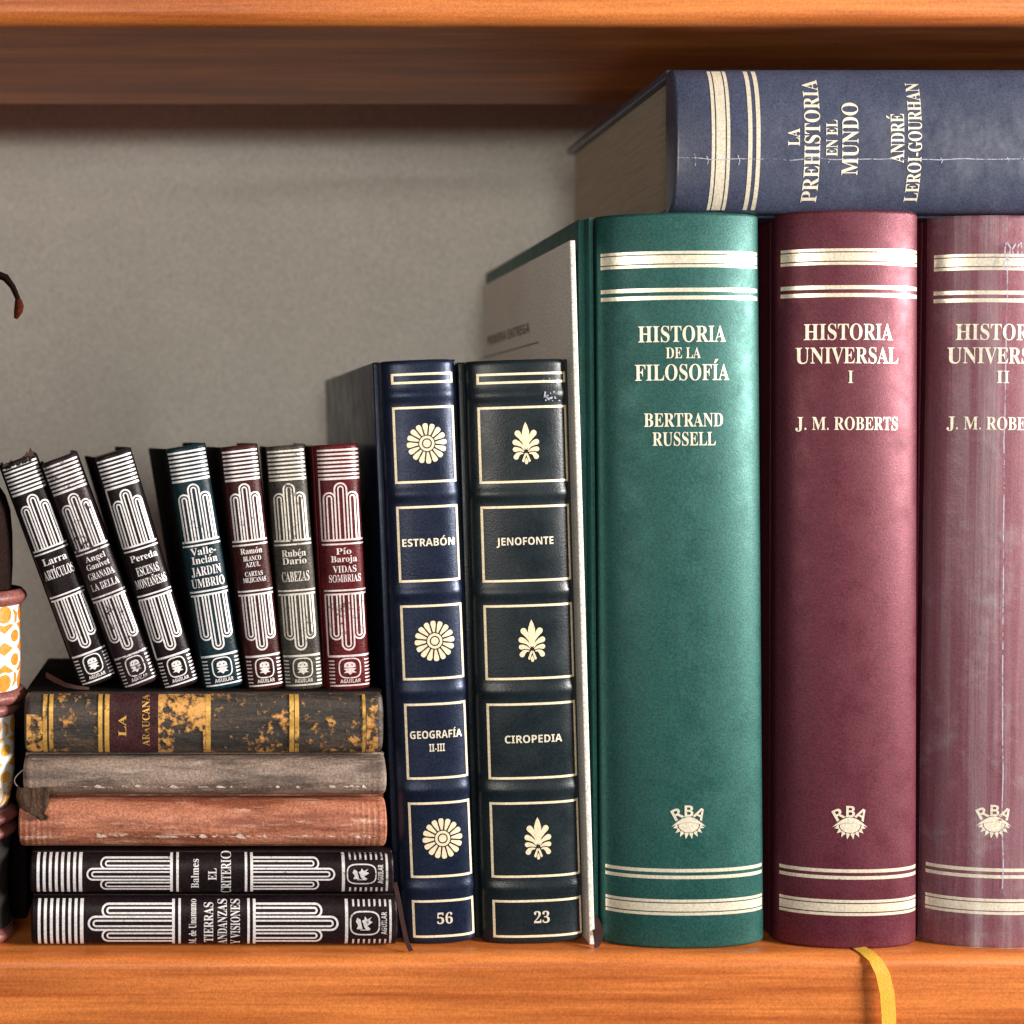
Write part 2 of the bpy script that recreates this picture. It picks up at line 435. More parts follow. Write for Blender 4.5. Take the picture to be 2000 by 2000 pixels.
# ================================================================== LARGE BOOKS WITH GOLD BANDS
def rba_emblem(cx, cz, s=1.0):
    a = Art()
    # crescent brim
    up = [(-34 + 68 * i / 16, -9 + 19.5 * math.sin(math.pi * i / 16)) for i in range(17)]
    dn = [(-34 + 68 * i / 16, -9 + 9 * math.sin(math.pi * i / 16)) for i in range(17)]
    a.poly([(cx + x * s, cz + z * s) for x, z in up + dn[::-1]])
    # bowl
    bowl = [(-20, -4.5)] + [(-20 + 40 * i / 10, -3.5 + 3 * math.sin(math.pi * i / 10)) for i in range(1, 10)] + [(20, -4.5)] + [(20 * math.cos(math.pi * i / 14), -5 - 15 * math.sin(math.pi * i / 14)) for i in range(1, 14)]
    a.poly([(cx + x * s, cz + z * s) for x, z in bowl])
    for i in range(8):                        # pointed rays under it
        an = math.pi * (1.06 + 0.88 * i / 7)
        c0, s0 = math.cos(an), math.sin(an); tx, tz = -s0, c0
        ax, az = 22.5 * c0, -5 + 16.5 * s0
        bx, bz = 31 * c0, -6 + 27 * s0
        a.poly([(cx + (ax + tx * 4.3) * s, cz + (az + tz * 4.3) * s), (cx + bx * s, cz + bz * s), (cx + (ax - tx * 4.3) * s, cz + (az - tz * 4.3) * s), (cx + (ax - c0) * s, cz + (az - s0) * s)])
    for ch, x, z, rot, wd in (('R', -22, 16.5, 0.5, 20), ('B', 0.5, 22, 0.0, 17), ('A', 22, 16.5, -0.5, 21)):
        a.text(ch, cx + x * s, cz + z * s, wd * s, 22 * s, 'sans', rot)
    return a
def bands3(hw, z0, z1):
    a = Art(); h = z1 - z0
    a.rect(-hw, z0, hw, z0 + h * 0.18); a.rect(-hw, z0 + h * 0.25, hw, z0 + h * 0.75); a.rect(-hw, z0 + h * 0.82, hw, z1); return a
def bands2(hw, z0, z1):
    a = Art(); h = z1 - z0
    a.rect(-hw, z0, hw, z0 + h * 0.34); a.rect(-hw, z0 + h * 0.66, hw, z1); return a
def large_book(label, bx, by, tilt, W, mat, title, author, H=1440, D=980, yaw=0, y=0.0, emx=0, film=False, bulge=54, inset=6, gold=None, lie=False, name='hardback_book', group=None, left=None):
    rot = (0, -R(tilt), R(yaw))
    B = Book(name, label, (X(bx), y, Z(by)), rot, W, H, D, bulge, mat, p=2.05, board=18, inset=inset, roundtop=7, joint=26, group=group, right=W / 2 - inset - 3, left=left)
    g = GOLD; e = B.hw / U * 0.955
    B.stamp('gilt_band', bands3(e, H - 108, H - 76), g)
    B.stamp('gilt_band', bands2(e, H - 171, H - 148), g)
    B.stamp('gilt_band', bands2(e, 137, 157), g)
    B.stamp('gilt_band', bands3(e, 66, 97), g)
    for nm, lines in (('title_lettering', title), ('author_lettering', author)):
        a = Art()
        for s, cz, wd, cap, cx in lines: a.text(s, cx, cz, wd, cap)
        B.stamp(nm, a, GOLD_LETTER)
    B.stamp('publisher_emblem', rba_emblem(emx, 248), GOLD_LETTER)
    return B

HIST = 'tall history volumes with gold bands'
green = large_book('tall green cloth book with pale gold bands beside the white leaflet', 1349, 1854, 0.45, 376, CLOTH_GREEN,
    [('HISTORIA', 1202, 171, 31, -5), ('DE LA', 1165, 68, 21, -5), ('FILOSOFÍA', 1127, 184, 31, -5)],
    [('BERTRAND', 1034, 154, 26, -4), ('RUSSELL', 997, 123, 26, -4)], inset=26, emx=-2)
burg1 = large_book('tall burgundy cloth book with a yellow ribbon hanging over the shelf edge', 1672, 1855, -0.12, 294, CLOTH_RED,
    [('HISTORIA', 1207, 171, 31, -13), ('UNIVERSAL', 1161, 197, 31, -14), ('I', 1119, 10, 24, -13)],
    [('J. M. ROBERTS', 1028, 196, 25, -14)], H=1446, emx=-12, left=138)
burg2 = large_book('tall burgundy book in a scratched clear plastic wrapper, cut by the right edge', 1963, 1855, -0.8, 294, CLOTH_PLUM,
    [('HISTORIA', 1207, 171, 31, -16), ('UNIVERSAL', 1161, 197, 31, -16), ('II', 1119, 24, 24, -16)],
    [('J. M. ROBERTS', 1028, 196, 25, -16)], H=1436, emx=-21, left=138, y=0.001)
# the clear wrapper on the third volume
bm = bmesh.new()
fx = burg2.xs; rows = []
for i in range(121):
    z = burg2.H * U * (0.001 + 0.998 * i / 120)
    row = []
    for x in fx:
        q = burg2.surf(x * 1.012, z, 0.0007)
        wv = noise.noise(Vector((x * 260, 0, z * 18))) * 0.00035 + noise.noise(Vector((x * 90 + 5, 3, z * 60))) * 0.00025
        row.append(bm.verts.new((x * 1.012, q.y - 0.0003 + wv, z)))
    rows.append(row)
for a, b in zip(rows, rows[1:]):
    for k in range(len(a) - 1): bm.faces.new((a[k], a[k + 1], b[k + 1], b[k]))
film = link('plastic_wrapper', bm, FILM, burg2.t, 60)
a = Art()
pts = [(-8 - 8 * math.sin(i / 28 * 2.2) + 3 * noise.noise(Vector((i * 0.5, 1, 0))), 120 + i * 46) for i in range(28)]
a.stroke(pts, 2.2)
pts = [(58 + 3 * noise.noise(Vector((i * 0.5, 7, 0))), 60 + i * 30) for i in range(24)]
a.stroke(pts, 3)
for k in range(9):
    bx_ = -20 + 8 * k; a.stroke([(bx_ + 8 * noise.noise(Vector((k, j * 0.7, 2))), 1330 + j * 10 + 12 * noise.noise(Vector((k * 2.1, 0, 0)))) for j in range(6)], 3)
a.build('crease', SCUFF, film, burg2.surf, [x for x in burg2.xs], (), U, 0.0014)

# yellow ribbon hanging from the first volume over the shelf edge
bm = bmesh.new()
rib = [(1676, 0.004, 1853), (1682, -0.003, 1854), (1690, -0.0068, 1862), (1700, -0.0080, 1885), (1707, -0.0084, 1920), (1710, -0.0085, 1960), (1711, -0.0085, 2010), (1709, -0.0085, 2060)]
band(bm, [(X(a), b, Z(c) + 0.0003) for a, b, c in rib], [22 * U, 24 * U, 25 * U, 27 * U, 28 * U, 28 * U, 28 * U, 28 * U], (1, 0.0, 0.15), 0.0003)
rb = link('ribbon_marker', bm, RIBBON_YELLOW, burg1.t, 60)
rb.matrix_parent_inverse = (Matrix.Translation(burg1.t.location) @ burg1.t.rotation_euler.to_matrix().to_4x4()).inverted()

# blue volume lying on top of them
blue = Book('hardback_book', 'slate blue book lying flat across the tops of the tall volumes', (X(1318 + 1440), -0.001, Z(270)), (0, -R(90), 0), 296, 1440, 800, 44, CLOTH_BLUE,
            p=2.1, board=18, inset=5, roundtop=7, joint=14)
e = blue.hw / U * 0.955
blue.stamp('gilt_band', bands3(e, 1440 - 106, 1440 - 70), GOLD)
blue.stamp('gilt_band', bands2(e, 1440 - 165, 1440 - 141), GOLD)
a = Art()
for s, px, y0, y1, cap in (('LA', 1548, 252, 286, 23), ('PREHISTORIA', 1584, 153, 393, 30), ('EN EL', 1622, 235, 306, 22), ('MUNDO', 1658, 201, 342, 31)):
    a.text(s, 270 - (y0 + y1) / 2, 1318 + 1440 - px, y1 - y0, cap)
blue.stamp('title_lettering', a, GOLD_LETTER)
a = Art()
for s, px, y0, y1, cap in (('ANDRÉ', 1750, 223, 319, 26), ('LEROI-GOURHAN', 1784, 160, 392, 26)):
    a.text(s, 270 - (y0 + y1) / 2, 1318 + 1440 - px, y1 - y0, cap)
blue.stamp('author_lettering', a, GOLD_LETTER)
a = Art()
a.stroke([(-43 + 5 * noise.noise(Vector((i * 0.35, 4, 0))) - 3 * min(i, 6) / 6 + 4, 1440 - 4 - i * 17) for i in range(50)], 1.7)
for zc, l in ((40, 34), (64, 22), (125, 26), (300, 12), (520, 14), (650, 16)):
    a.stroke([(-45 + l * 0.4, 1440 - zc + 4), (-45, 1440 - zc), (-45 - l * 0.3, 1440 - zc + 2)], 1.6)
blue.stamp('crease', a, SCUFF, off=0.00016)

# ================================================================== CLASSICS WITH FRAMED PANELS
ZF = [(14, 88), (132, 281), (326, 476), (522, 670), (715, 865), (910, 1061), (1106, 1127)]
BANDS = [110, 304, 499, 693, 888, 1083]
def ridge(x, z):
    q = 0.0
    for b in BANDS:
        d = (z / U - b) / 11.0
        if abs(d) < 3: q += 4.2 * U * math.exp(-d * d) * 0.9
    return q
def rosette(cx, cz, r):
    a = Art(); a.ellipse(cx, cz, r * 0.19, r * 0.19); a.ring(cx, cz, r * 0.315, r * 0.125)
    for k in range(16):
        t = 2 * math.pi * k / 16 + 0.06
        c, s = math.cos(t), math.sin(t)
        prof = [(0.43, 0.045), (0.62, 0.085), (0.82, 0.128), (0.93, 0.125), (0.985, 0.08), (1.0, 0.0)]
        pts = [(u, v) for u, v in prof] + [(u, -v) for u, v in prof[-2::-1]]
        a.poly([(cx + r * (u * c - v * s), cz + r * (u * s + v * c)) for u, v in pts])
    return a
def palmette(cx, cz, h):
    a = Art(); k = h / 84.0
    P = lambda pts: a.poly([(cx + x * k, cz + z * k) for x, z in pts])
    P([(0, 42), (3.5, 35), (6.8, 24), (7, 18), (5, 8), (2.2, -6), (1, -12), (-1, -12), (-2.2, -6), (-5, 8), (-7, 18), (-6.8, 24), (-3.5, 35)])
    for s in (-1, 1):
        lobes = [([(2.6, -10), (4.5, 2), (10, 12), (16, 20)], [1.3, 2.6, 4.6, 6.0]),
                 ([(3.2, -13), (8, -5), (15, 0), (21, 2.5)], [1.0, 2.6, 4.6, 5.6]),
                 ([(4.4, -16), (11, -12.5), (17, -11.5), (21.5, -11.5)], [1.0, 2.8, 4.2, 4.8]),
                 ([(6, -20), (11, -19), (16.5, -21.5), (20, -26.5)], [1.0, 2.2, 4.2, 5.2])]
        for mid, rad in lobes:
            L = []; Rr = []
            for i, p in enumerate(mid):
                q0 = mid[max(0, i - 1)]; q1 = mid[min(3, i + 1)]
                d = Vector((q1[0] - q0[0], q1[1] - q0[1])).normalized()
                L.append((p[0] - d.y * rad[i], p[1] + d.x * rad[i])); Rr.append((p[0] + d.y * rad[i], p[1] - d.x * rad[i]))
            tip = mid[-1]; dv = Vector((mid[-1][0] - mid[-2][0], mid[-1][1] - mid[-2][1])).normalized(); r = rad[-1]
            an = math.atan2(dv.y, dv.x)
            cap = [(tip[0] + r * math.cos(an + math.pi / 2 - math.pi * j / 6), tip[1] + r * math.sin(an + math.pi / 2 - math.pi * j / 6)) for j in range(1, 6)]
            P([(s * x, z) for x, z in L + cap + Rr[::-1]])
        P([(s * x, z) for x, z in [(0.3, -19), (3, -20), (8.5, -34), (7.5, -36.5), (4.5, -37), (2, -28), (0.3, -23.5)]])
    P([(0, -28), (2.5, -33), (3.2, -38), (1.8, -41), (-1.8, -41), (-3.2, -38), (-2.5, -33)])
    return a
def classic(label, bx, tilt, W, fhw, mat, texts, motif, msize, mx, yaw, name='leatherette_book'):
    B = Book(name, label, (PX(bx, 0.004), 0.004, 0.0003), (0, -R(tilt), R(yaw)), W * K(0.004), 1143 * K(0.004), 860, 30, mat, p=2.5, disp=ridge, nz=190, board=16, inset=10, joint=12, roundtop=8)
    zc = [b * U for b in range(0, 1143, 30)]
    for z0, z1 in ZF:
        a = Art(); a.frame(mx - fhw, z0, mx + fhw, z1, 4.6); B.stamp('gilt_frame', a, FRAME_GOLD)
    for i in (1, 3, 5):
        a = motif(mx + 3, (ZF[i][0] + ZF[i][1]) / 2 + 2, msize); B.stamp('rosette' if motif is rosette else 'palmette', a, FRAME_GOLD)
    for nm, s, cz, wd, cap, cx, st in texts:
        a = Art(); [a.text(q, cx + mx, c, w_, cap, st) for q, c, w_ in zip(s, cz, wd)]; B.stamp(nm, a, GOLD_LETTER)
    return B
estr = classic('navy leatherette book with framed gold rosettes and the number 56', 862, 2.3, 166, 62, LEATHER_NAVY,
    [('author_lettering', ['ESTRABÓN'], [793], [104], 15, -1, 'sans'), ('title_lettering', ['GEOGRAFÍA', 'II-III'], [414, 388], [104, 31], 15, -1, 'sans'), ('volume_number', ['56'], [51], [31], 21, 1, 'serif')],
    rosette, 40, 8, 1.5)
jeno = classic('black leatherette book with framed gold palmettes and the number 23', 1046, 1.75, 220, 89, LEATHER_BLACK,
    [('author_lettering', ['JENOFONTE'], [795], [113], 15, -4, 'sans'), ('title_lettering', ['CIROPEDIA'], [405], [114], 15, 1, 'sans'), ('volume_number', ['23'], [53], [31], 22, 6, 'serif')],
    palmette, 84, 8, 0.5)
# rubbed spots at the head of the black one
a = Art()
for k in range(16):
    a.ellipse(60 + random.uniform(-12, 22), 1078 + random.uniform(-9, 10) + (30 if k > 12 else 0), random.uniform(1, 3.2), random.uniform(0.8, 2), 8)
a.stroke([(52, 1088), (50, 1080), (58, 1074), (66, 1077)], 2.6)
jeno.stamp('scuff', a, SCUFF, off=0.0003)
# dark red ribbons
def ribbon(parent, pts, wid, mat, wdir=(1, 0, 0.3)):
    bm = bmesh.new(); band(bm, pts, wid, wdir)
    o = link('ribbon_marker', bm, mat, parent, 60)
    o.matrix_parent_inverse = (Matrix.Translation(parent.location) @ parent.rotation_euler.to_matrix().to_4x4()).inverted()
    return o
ribbon(estr.t, [(X(776), 0.006, Z(1735)), (X(782), 0.004, Z(1765)), (X(787), 0.002, Z(1800)), (X(793), -0.001, Z(1835)), (X(800), -0.003, Z(1851))], [9 * U] * 5, RIBBON_RED)
ribbon(green.t, [(X(1172), 0.010, Z(1800)), (X(1173), 0.006, Z(1812)), (X(1174), 0.003, Z(1828)), (X(1170), 0.001, Z(1842)), (X(1166), 0.0005, Z(1852))], [10 * U, 18 * U, 22 * U, 16 * U, 10 * U], RIBBON_RED)

# white promotional leaflet standing between the black and the green book
lf = thing('card_leaflet', 'thin white card leaflet standing between black and green books', 'leaflet', (X(1169), 0.004, 0.0), (0, -R(1.62), R(0.4)))
bm = bmesh.new(); lh = 1390 * U
box(bm, -11 * U, 0, 0.0002, 0, 0.134, lh, 0.0003)
sheet = link('card', bm, WHITE_CARD, lf, 40)
a = Art(); a.text('PRIMERA ENTREGA', 0, 1246, 430, 22, 'sans'); a.rect(-310, 1206, 290, 1209)
a.build('printed_lettering', INK, sheet, lambda x, z, o: Vector((-11 * U - o, 0.092 - x, z)), (), (), U, 0.0001)

# ================================================================== SMALL BOOKS WITH SILVER ORNAMENT
def arch(cx, half, z0, z1, n=10):
    """legs from z0 up to a round head at z1"""
    s = 1 if z1 > z0 else -1
    zc = z1 - s * half
    return [(cx - half, z0)] + [(cx - half * math.cos(math.pi * i / n), zc + s * half * math.sin(math.pi * i / n)) for i in range(n + 1)] + [(cx + half, z0)]
BOARD = plain('dark matte board leather', (0.007, 0.006, 0.006, 1), 0.9, 0.3, 1500, 0.3, 90, 0, 1200, 0.04)  # boards of the small books, darker than their spine leather
def mini_art(L, hw, lines, cx=0.0, big=False, border=()):
    f = L / 481.0; g = hw / 37.0
    zz = lambda d: (481 - d) * f                 # d measured down from the head
    out = {}
    a = Art()                                    # rules at the head
    for i, d in enumerate((11, 19, 27, 35, 43, 51, 59)): a.rect(cx - 35.5 * g, zz(d + 1.9), cx + 35.5 * g, zz(d - 1.9))
    a.rect(cx - 35.5 * g, zz(69), cx + 35.5 * g, zz(64.5))
    out['silver_rules'] = a
    def orn(base, line, apex, side):
        a = Art(); tw = 2.8 * min(f, g) if big else 2.9
        q = 10.2 * g
        a.stroke(arch(cx, q, zz(base), zz(apex)), tw * 1.15)
        a.stroke(arch(cx, q * 0.42, zz(base), zz(apex) - (zz(apex) - zz(base)) / abs(zz(apex) - zz(base)) * 6.2 * f), tw)
        for s in (-1, 1):
            c2 = cx + s * q * 1.92
            A = arch(c2, q * 0.92, zz(base), zz(side)); B = arch(c2, q * 0.38, zz(base), zz(side) - (zz(side) - zz(base)) / abs(zz(side) - zz(base)) * 6.2 * f)
            a.stroke(A[:-1] if s < 0 else A[1:], tw * 1.1); a.stroke(B, tw)
        lo, hi = sorted((zz(base) - 1.8 * f, zz(base) + 1.8 * f)); a.rect(cx - 35 * g, lo, cx + 35 * g, hi)
        lo, hi = sorted((zz(line) - 1.6 * f, zz(line) + 1.6 * f)); a.rect(cx - 35.5 * g, lo, cx + 35.5 * g, hi)
        return a
    out['silver_ornament'] = [orn(187, 195, 76, 94), orn(293, 285.5, 402, 381)]
    a = Art(); a.rect(cx - 35 * g, zz(416), cx + 35 * g, zz(412)); a.rect(cx - 34 * g, zz(473), cx + 34 * g, zz(470))
    for s in (-1, 1):
        for k in range(7): a.rect(cx + s * 30 * g - 4.5 * g, zz(423 + k * 7 + 1.3), cx + s * 30 * g + 4.5 * g, zz(423 + k * 7 - 1.3))
    out['silver_rules2'] = a
    if border:
        a = Art()
        for z0, z1 in ((zz(187), zz(69)), (zz(412), zz(293))):
            for s in border: a.rect(cx + s * 34.5 * g - 1.4, z0, cx + s * 34.5 * g + 1.4, z1)
        out['silver_border'] = a
    a = Art()                                    # shield with a figure
    ex, ez, er = cx, zz(438), 18
    sq = []
    for i in range(32):
        t = 2 * math.pi * i / 32; c, s = math.cos(t), math.sin(t)
        sq.append((ex + er * g * math.copysign(abs(c) ** 0.6, c), ez + er * 1.05 * f * math.copysign(abs(s) ** 0.6, s)))
    a.stroke(sq, 2.3 * min(f, g) if big else 2.4, True)
    E = lambda x, z: (ex + x * g, ez + z * f)
    if big:
        a.poly([E(-9, -8), E(-4, -3), E(2, -10), E(5, -6), E(10, -9), E(6, -3), E(11, 0), E(6, 1), E(4, 4), E(-1, 2), E(-6, 1), E(-10, -2)])
        a.poly([E(-9, 3), E(-5, 4), E(0, 5), E(6, 6), E(9, 10), E(3, 12), E(-3, 9), E(-9, 11)])
        a.poly([E(-11, 6), E(-9.6, 6), E(-9.6, -6), E(-11, -6)])
    else:
        a.poly([E(-10, 2), E(-9, 9), E(-4, 12), E(4, 12), E(9, 9), E(10, 2), E(4, 1), E(-4, 1)], [E(-5, 5), E(-2.5, 5), E(-2.5, 7.5), E(-5, 7.5)], [E(2.5, 5), E(5, 5), E(5, 7.5), E(2.5, 7.5)])
        a.poly([E(-3.5, 0.4), E(3.5, 0.4), E(11, -1), E(6, -5), E(11, -9), E(4, -9), E(0, -13), E(-4, -9), E(-11, -9), E(-6, -5), E(-11, -1)])
    a.text('AGUILAR', cx, zz(463), 35 * g, 7 * f, 'sans')
    out['publisher_emblem'] = a
    a = Art()
    for s, d, wd, cap in lines: a.text(s, cx, zz(d), wd * g, cap * f)
    out['title_lettering'] = a
    return out
def mini(label, x0, y0, x1, y1, W, mat, lines, foilmat, letter=None, yaw=2.0, D=390, group='small silver stamped books', head=None, art_x=0.0, y=0.006, border=(), faint=None, boards=None):
    """x0,y0 .. x1,y1: middle of the spine at its tail and at its head in the photograph"""
    L = math.hypot(x1 - x0, y1 - y0); tilt = math.degrees(math.atan2(x0 - x1, y0 - y1))
    k = K(y); L *= k
    B = Book('small_book', label, (PX(x0, y), y, PZ(y0, y)), (0, -R(tilt), R(yaw)), (W + 6) * k, L, D, 20, mat, PAGES_OLD, p=2.3, board=8, inset=3, square=8, joint=6, roundtop=5, group=group, cmat=boards or BOARD, disp=head, nz=60 if head else 10)
    art = mini_art(L, B.hw / U, lines, art_x, border=border)
    B.stamp('silver_rules', art['silver_rules'], foilmat)
    for o in art['silver_ornament']: B.stamp('silver_ornament', o, foilmat)
    if border: B.stamp('silver_border', art['silver_border'], foilmat)
    B.stamp('silver_rules', art['silver_rules2'], faint or foilmat)
    B.stamp('publisher_emblem', art['publisher_emblem'], faint or foilmat)
    B.stamp('title_lettering', art['title_lettering'], letter or foilmat)
    return B
def leather(name, c, rough=0.4): return plain(name, c, rough, 0.4, 1400, 0.3, 120, 0.00012, 1300, 0.15)
DARK = leather('dark brown leather', (0.011, 0.006, 0.007, 1))
DARKP = leather('dark purple brown leather', (0.022, 0.011, 0.014, 1))
TEAL = leather('dark teal leather', (0.006, 0.022, 0.030, 1))
BROWN = leather('red brown leather', (0.045, 0.010, 0.009, 1))
GREY = leather('warm grey leather', (0.055, 0.048, 0.040, 1))
RED = leather('dark red leather', (0.090, 0.008, 0.010, 1))
GROUND = 1349
def torn(x, z):
    if z > 462 * U: return -abs(noise.noise(Vector((x * 700, z * 900, 3)))) * 0.0016
    return 0.0
m1 = mini('small dark leaning book with a torn head, first of the small row', 196, 1335, 36, 897, 72, DARK, [('Larra', 213, 50, 14), ('ARTÍCULOS', 240, 62, 19)], SILVER, head=torn, yaw=8, y=0.007)
m2 = mini('small purple brown leaning book with faded silver ornament, second of the row', 279, 1340, 115, 894, 72, DARKP, [('Angel', 208, 42, 11), ('Ganivet', 224, 48, 11), ('GRANADA', 243, 54, 14), ('LA BELLA', 265, 58, 14)], SILVER_FAINT, faint=SILVER_FAINT, yaw=6.5)
m3 = mini('small black leaning book, third of its row, beside the dark teal one', 358, 1343, 220, 884, 72, DARK, [('Pereda', 211, 56, 13), ('ESCENAS', 238, 46, 17), ('MONTAÑESAS', 262, 64, 17)], SILVER, yaw=7.5, border=(-1,))
m4 = mini('small dark teal book with silver ornament and its black side showing', 441, 1345, 363, 871, 78, TEAL, [('Valle-', 207, 48, 14), ('Inclán', 224, 48, 14), ('JARDIN', 246, 56, 17), ('UMBRIO', 269, 62, 17)], SILVER, yaw=7)
m5 = mini('small red brown book between the dark teal and the warm grey ones', 522, 1347, 467, 870, 72, BROWN, [('Ramón', 207, 44, 11), ('BLANCO', 222, 36, 9), ('AZUL', 234, 30, 9), ('CARTAS', 252, 36, 9), ('MEJICANAS', 264, 46, 9)], SILVER, yaw=4)
m6 = mini('small warm grey book with silver ornament beside the dark red one', 595, 1347, 557, 870, 76, GREY, [('Rubén', 212, 46, 13), ('Darío', 227, 46, 13), ('CABEZAS', 258, 52, 19)], SILVER_WARM, yaw=-1)
m7 = mini('small dark red book with silver ornament, nearest the navy book', 682, 1348, 656, 868, 86, RED, [('Pío', 209, 26, 12), ('Baroja', 224, 44, 12), ('VIDAS', 244, 40, 13), ('SOMBRIAS', 262, 54, 14)], SILVER_ROSE, yaw=1, art_x=4, border=(-1,), boards=RED)
# torn leather at the head of the first one, and its loose ribbon
bm = bmesh.new()
for k, (sx, hh) in enumerate(((-26, 6), (-16, 9), (8, 7), (16, 13), (25, 18))):
    v = [bm.verts.new(((sx + q) * U, (6 + r2) * U, (m1.H - 4 + z) * U)) for q, r2, z in ((-8, 0, 0), (8, 0, 0), (3 + k, 2, hh), (8, 10, 0), (-8, 10, 0), (k, 8, hh - 3))]
    for fc in ((0, 1, 2), (3, 4, 5), (0, 2, 5), (0, 5, 4), (1, 3, 5), (1, 5, 2)): bm.faces.new([v[j] for j in fc])
bmesh.ops.recalc_face_normals(bm, faces=bm.faces)
link('torn_edge', bm, leather('torn brown leather', (0.10, 0.05, 0.035, 1), 0.7), m1.spine, 20)
ribbon(m1.t, [(X(82), 0.012, Z(1330)), (X(100), 0.008, Z(1335)), (X(125), 0.004, Z(1342)), (X(150), 0.003, Z(1346)), (X(172), 0.004, Z(1349))], [10 * U, 11 * U, 9 * U, 7 * U, 5 * U], RIBBON_RED, (0, 0.3, 1))

# ================================================================== THE LYING STACK
def lying(label, x0, x1, y0, y1, D, bulge, mat, name, disp=None, nz=10, p=2.3, board=9, yaw=0, y=0.0, pages=PAGES_OLD, inset=3, covers=True, roundtop=5, zprof=None, joint=6, cmat=None):
    B = Book(name, label, (X(x1), y, Z((y0 + y1) / 2)), (0, -R(90), R(yaw)), y1 - y0, x1 - x0, D, bulge, mat, pages, p=p, disp=disp, nz=nz, board=board, inset=inset, square=8, joint=joint, roundtop=roundtop, covers=covers, zprof=zprof, cmat=cmat)
    B.x0, B.x1, B.yc = x0, x1, (y0 + y1) / 2
    return B
def silver_lying(label, x0, x1, y0, y1, lines, cx):
    B = lying(label, x0, x1, y0, y1, 420, 22, DARK, 'small_book')
    tag(B.t, group='small silver stamped books')
    art = mini_art(B.H, B.hw / U, lines, cx, True)
    B.stamp('silver_rules', art['silver_rules'], SILVER)
    for o in art['silver_ornament']: B.stamp('silver_ornament', o, SILVER)
    B.stamp('silver_rules', art['silver_rules2'], SILVER_FAINT)
    B.stamp('publisher_emblem', art['publisher_emblem'], SILVER_FAINT)
    B.stamp('title_lettering', art['title_lettering'], SILVER)
    return B
eB = silver_lying('dark book with silver ornament lying on the shelf, bottom of the stack', 60, 777, 1754, 1853,
    [('M. de Unamuno', 212, 70, 9.5), ('TIERRAS', 233, 62, 12), ('ANDANZAS', 251, 70, 12), ('Y VISIONES', 268, 70, 12)], 0)
dB = silver_lying('dark book with silver ornament lying directly under the tan orange book', 58, 770, 1669, 1752,
    [('Balmes', 218, 54, 10), ('EL', 241, 22, 11), ('CRITERIO', 259, 76, 13)], 3)
def worn(amp, seed, ends=0.0, L=700, first=True):
    def f(x, z):
        v = noise.noise(Vector((x * 90, z * 22, seed))) * amp + noise.noise(Vector((x * 320, z * 90, seed + 4))) * amp * 0.5
        d = min(z / U, L - z / U)
        if ends and d < 90:
            v += ends * math.sin(d * 2 * math.pi / 11.5) * (1 - d / 95)
        return v
    return f
TAN = mat_old('tan orange old leather', srgb(138, 76, 54), srgb(186, 118, 90), srgb(226, 186, 164))
DUN = mat_old('grey beige old leather', srgb(100, 84, 75), srgb(152, 130, 116), srgb(200, 180, 166))
tan = lying('thick tan orange leather book with a rubbed spine in the stack', 35, 757, 1564, 1667, 440, 48, TAN, 'old_leather_book', worn(0.0005, 2, 0.00022, 722), 190, p=2.1, roundtop=9)
dun = lying('thin grey beige leather book with a torn end flap in the stack', 44, 756, 1479, 1562, 440, 38, DUN, 'old_leather_book', worn(0.0006, 9, 0.00008, 712), 190, p=2.1, roundtop=9)
RUB = foil('bare rubbed leather', srgb(228, 200, 186), 0.47, 420, 0.7, 0.0, 120, 0.5)
for bk, xc, nn, w0 in ((tan, -19, 34, 5), (dun, -17, 24, 4)):
    L_ = bk.H; a = Art()
    for i in range(nn):
        zc_ = L_ * (0.04 + 0.80 * (i + random.random()) / nn); ln = random.uniform(8, 24); hh = random.uniform(1.2, w0)
        xx = xc + 4 * noise.noise(Vector((i * 0.4, nn, 0)))
        a.poly([(xx - hh * random.uniform(0.3, 1), zc_ - ln * 0.5), (xx + hh * random.uniform(0.2, 1.1), zc_ - ln * 0.2), (xx + hh * random.uniform(0.3, 1.6), zc_ + ln * 0.2), (xx, zc_ + ln * 0.5), (xx - hh * random.uniform(0.3, 1.0), zc_ + ln * 0.1)])
    bk.stamp('rubbed_patch', a, RUB, [i * 5 * U for i in range(150)], 0.00012)
BRN = mat_old('dark brown old calf', srgb(42, 36, 33), srgb(70, 59, 52), srgb(112, 86, 64), 0.5)
ara = lying('worn brown calf book with flaking gold lying atop the stack', 46, 750, 1353, 1477, 430, 26, BRN, 'old_leather_book', worn(0.00045, 5, 0, 704), 190, p=2.6, roundtop=12, cmat=plain('shade darkened board paper', (0.007, 0.005, 0.005, 1), 0.95, 0.3, 1500, 0.3, 90, 0, 1200, 0.03))  # cover boards coloured near black for the shade on top of the stack
zl = lambda px: 750 - px                     # photograph x -> height on the lying spine
a = Art(); a.rect(-59, zl(308), 59, zl(212)); zc = [i * 6 * U for i in range(120)]
ara.stamp('red_label', a, leather('dull red label leather', (0.048, 0.016, 0.018, 1), 0.5), zc, 0.00025)
for px, wd in ((88, 8), (100, 8), (196, 8), (209, 9), (407, 9), (570, 9), (580, 8), (711, 6)):
    a = Art(); a.rect(-57, zl(px + wd / 2), 57, zl(px - wd / 2)); ara.stamp('gilt_band', a, OLD_GOLD, zc, 0.00040)
for q in ((-57, zl(738), 50, zl(716)), (-58, zl(86), 20, zl(52))):
    a = Art(); a.rect(*q); ara.stamp('flaked_gilding', a, OLD_GOLD_PATCH, zc, 0.00034)
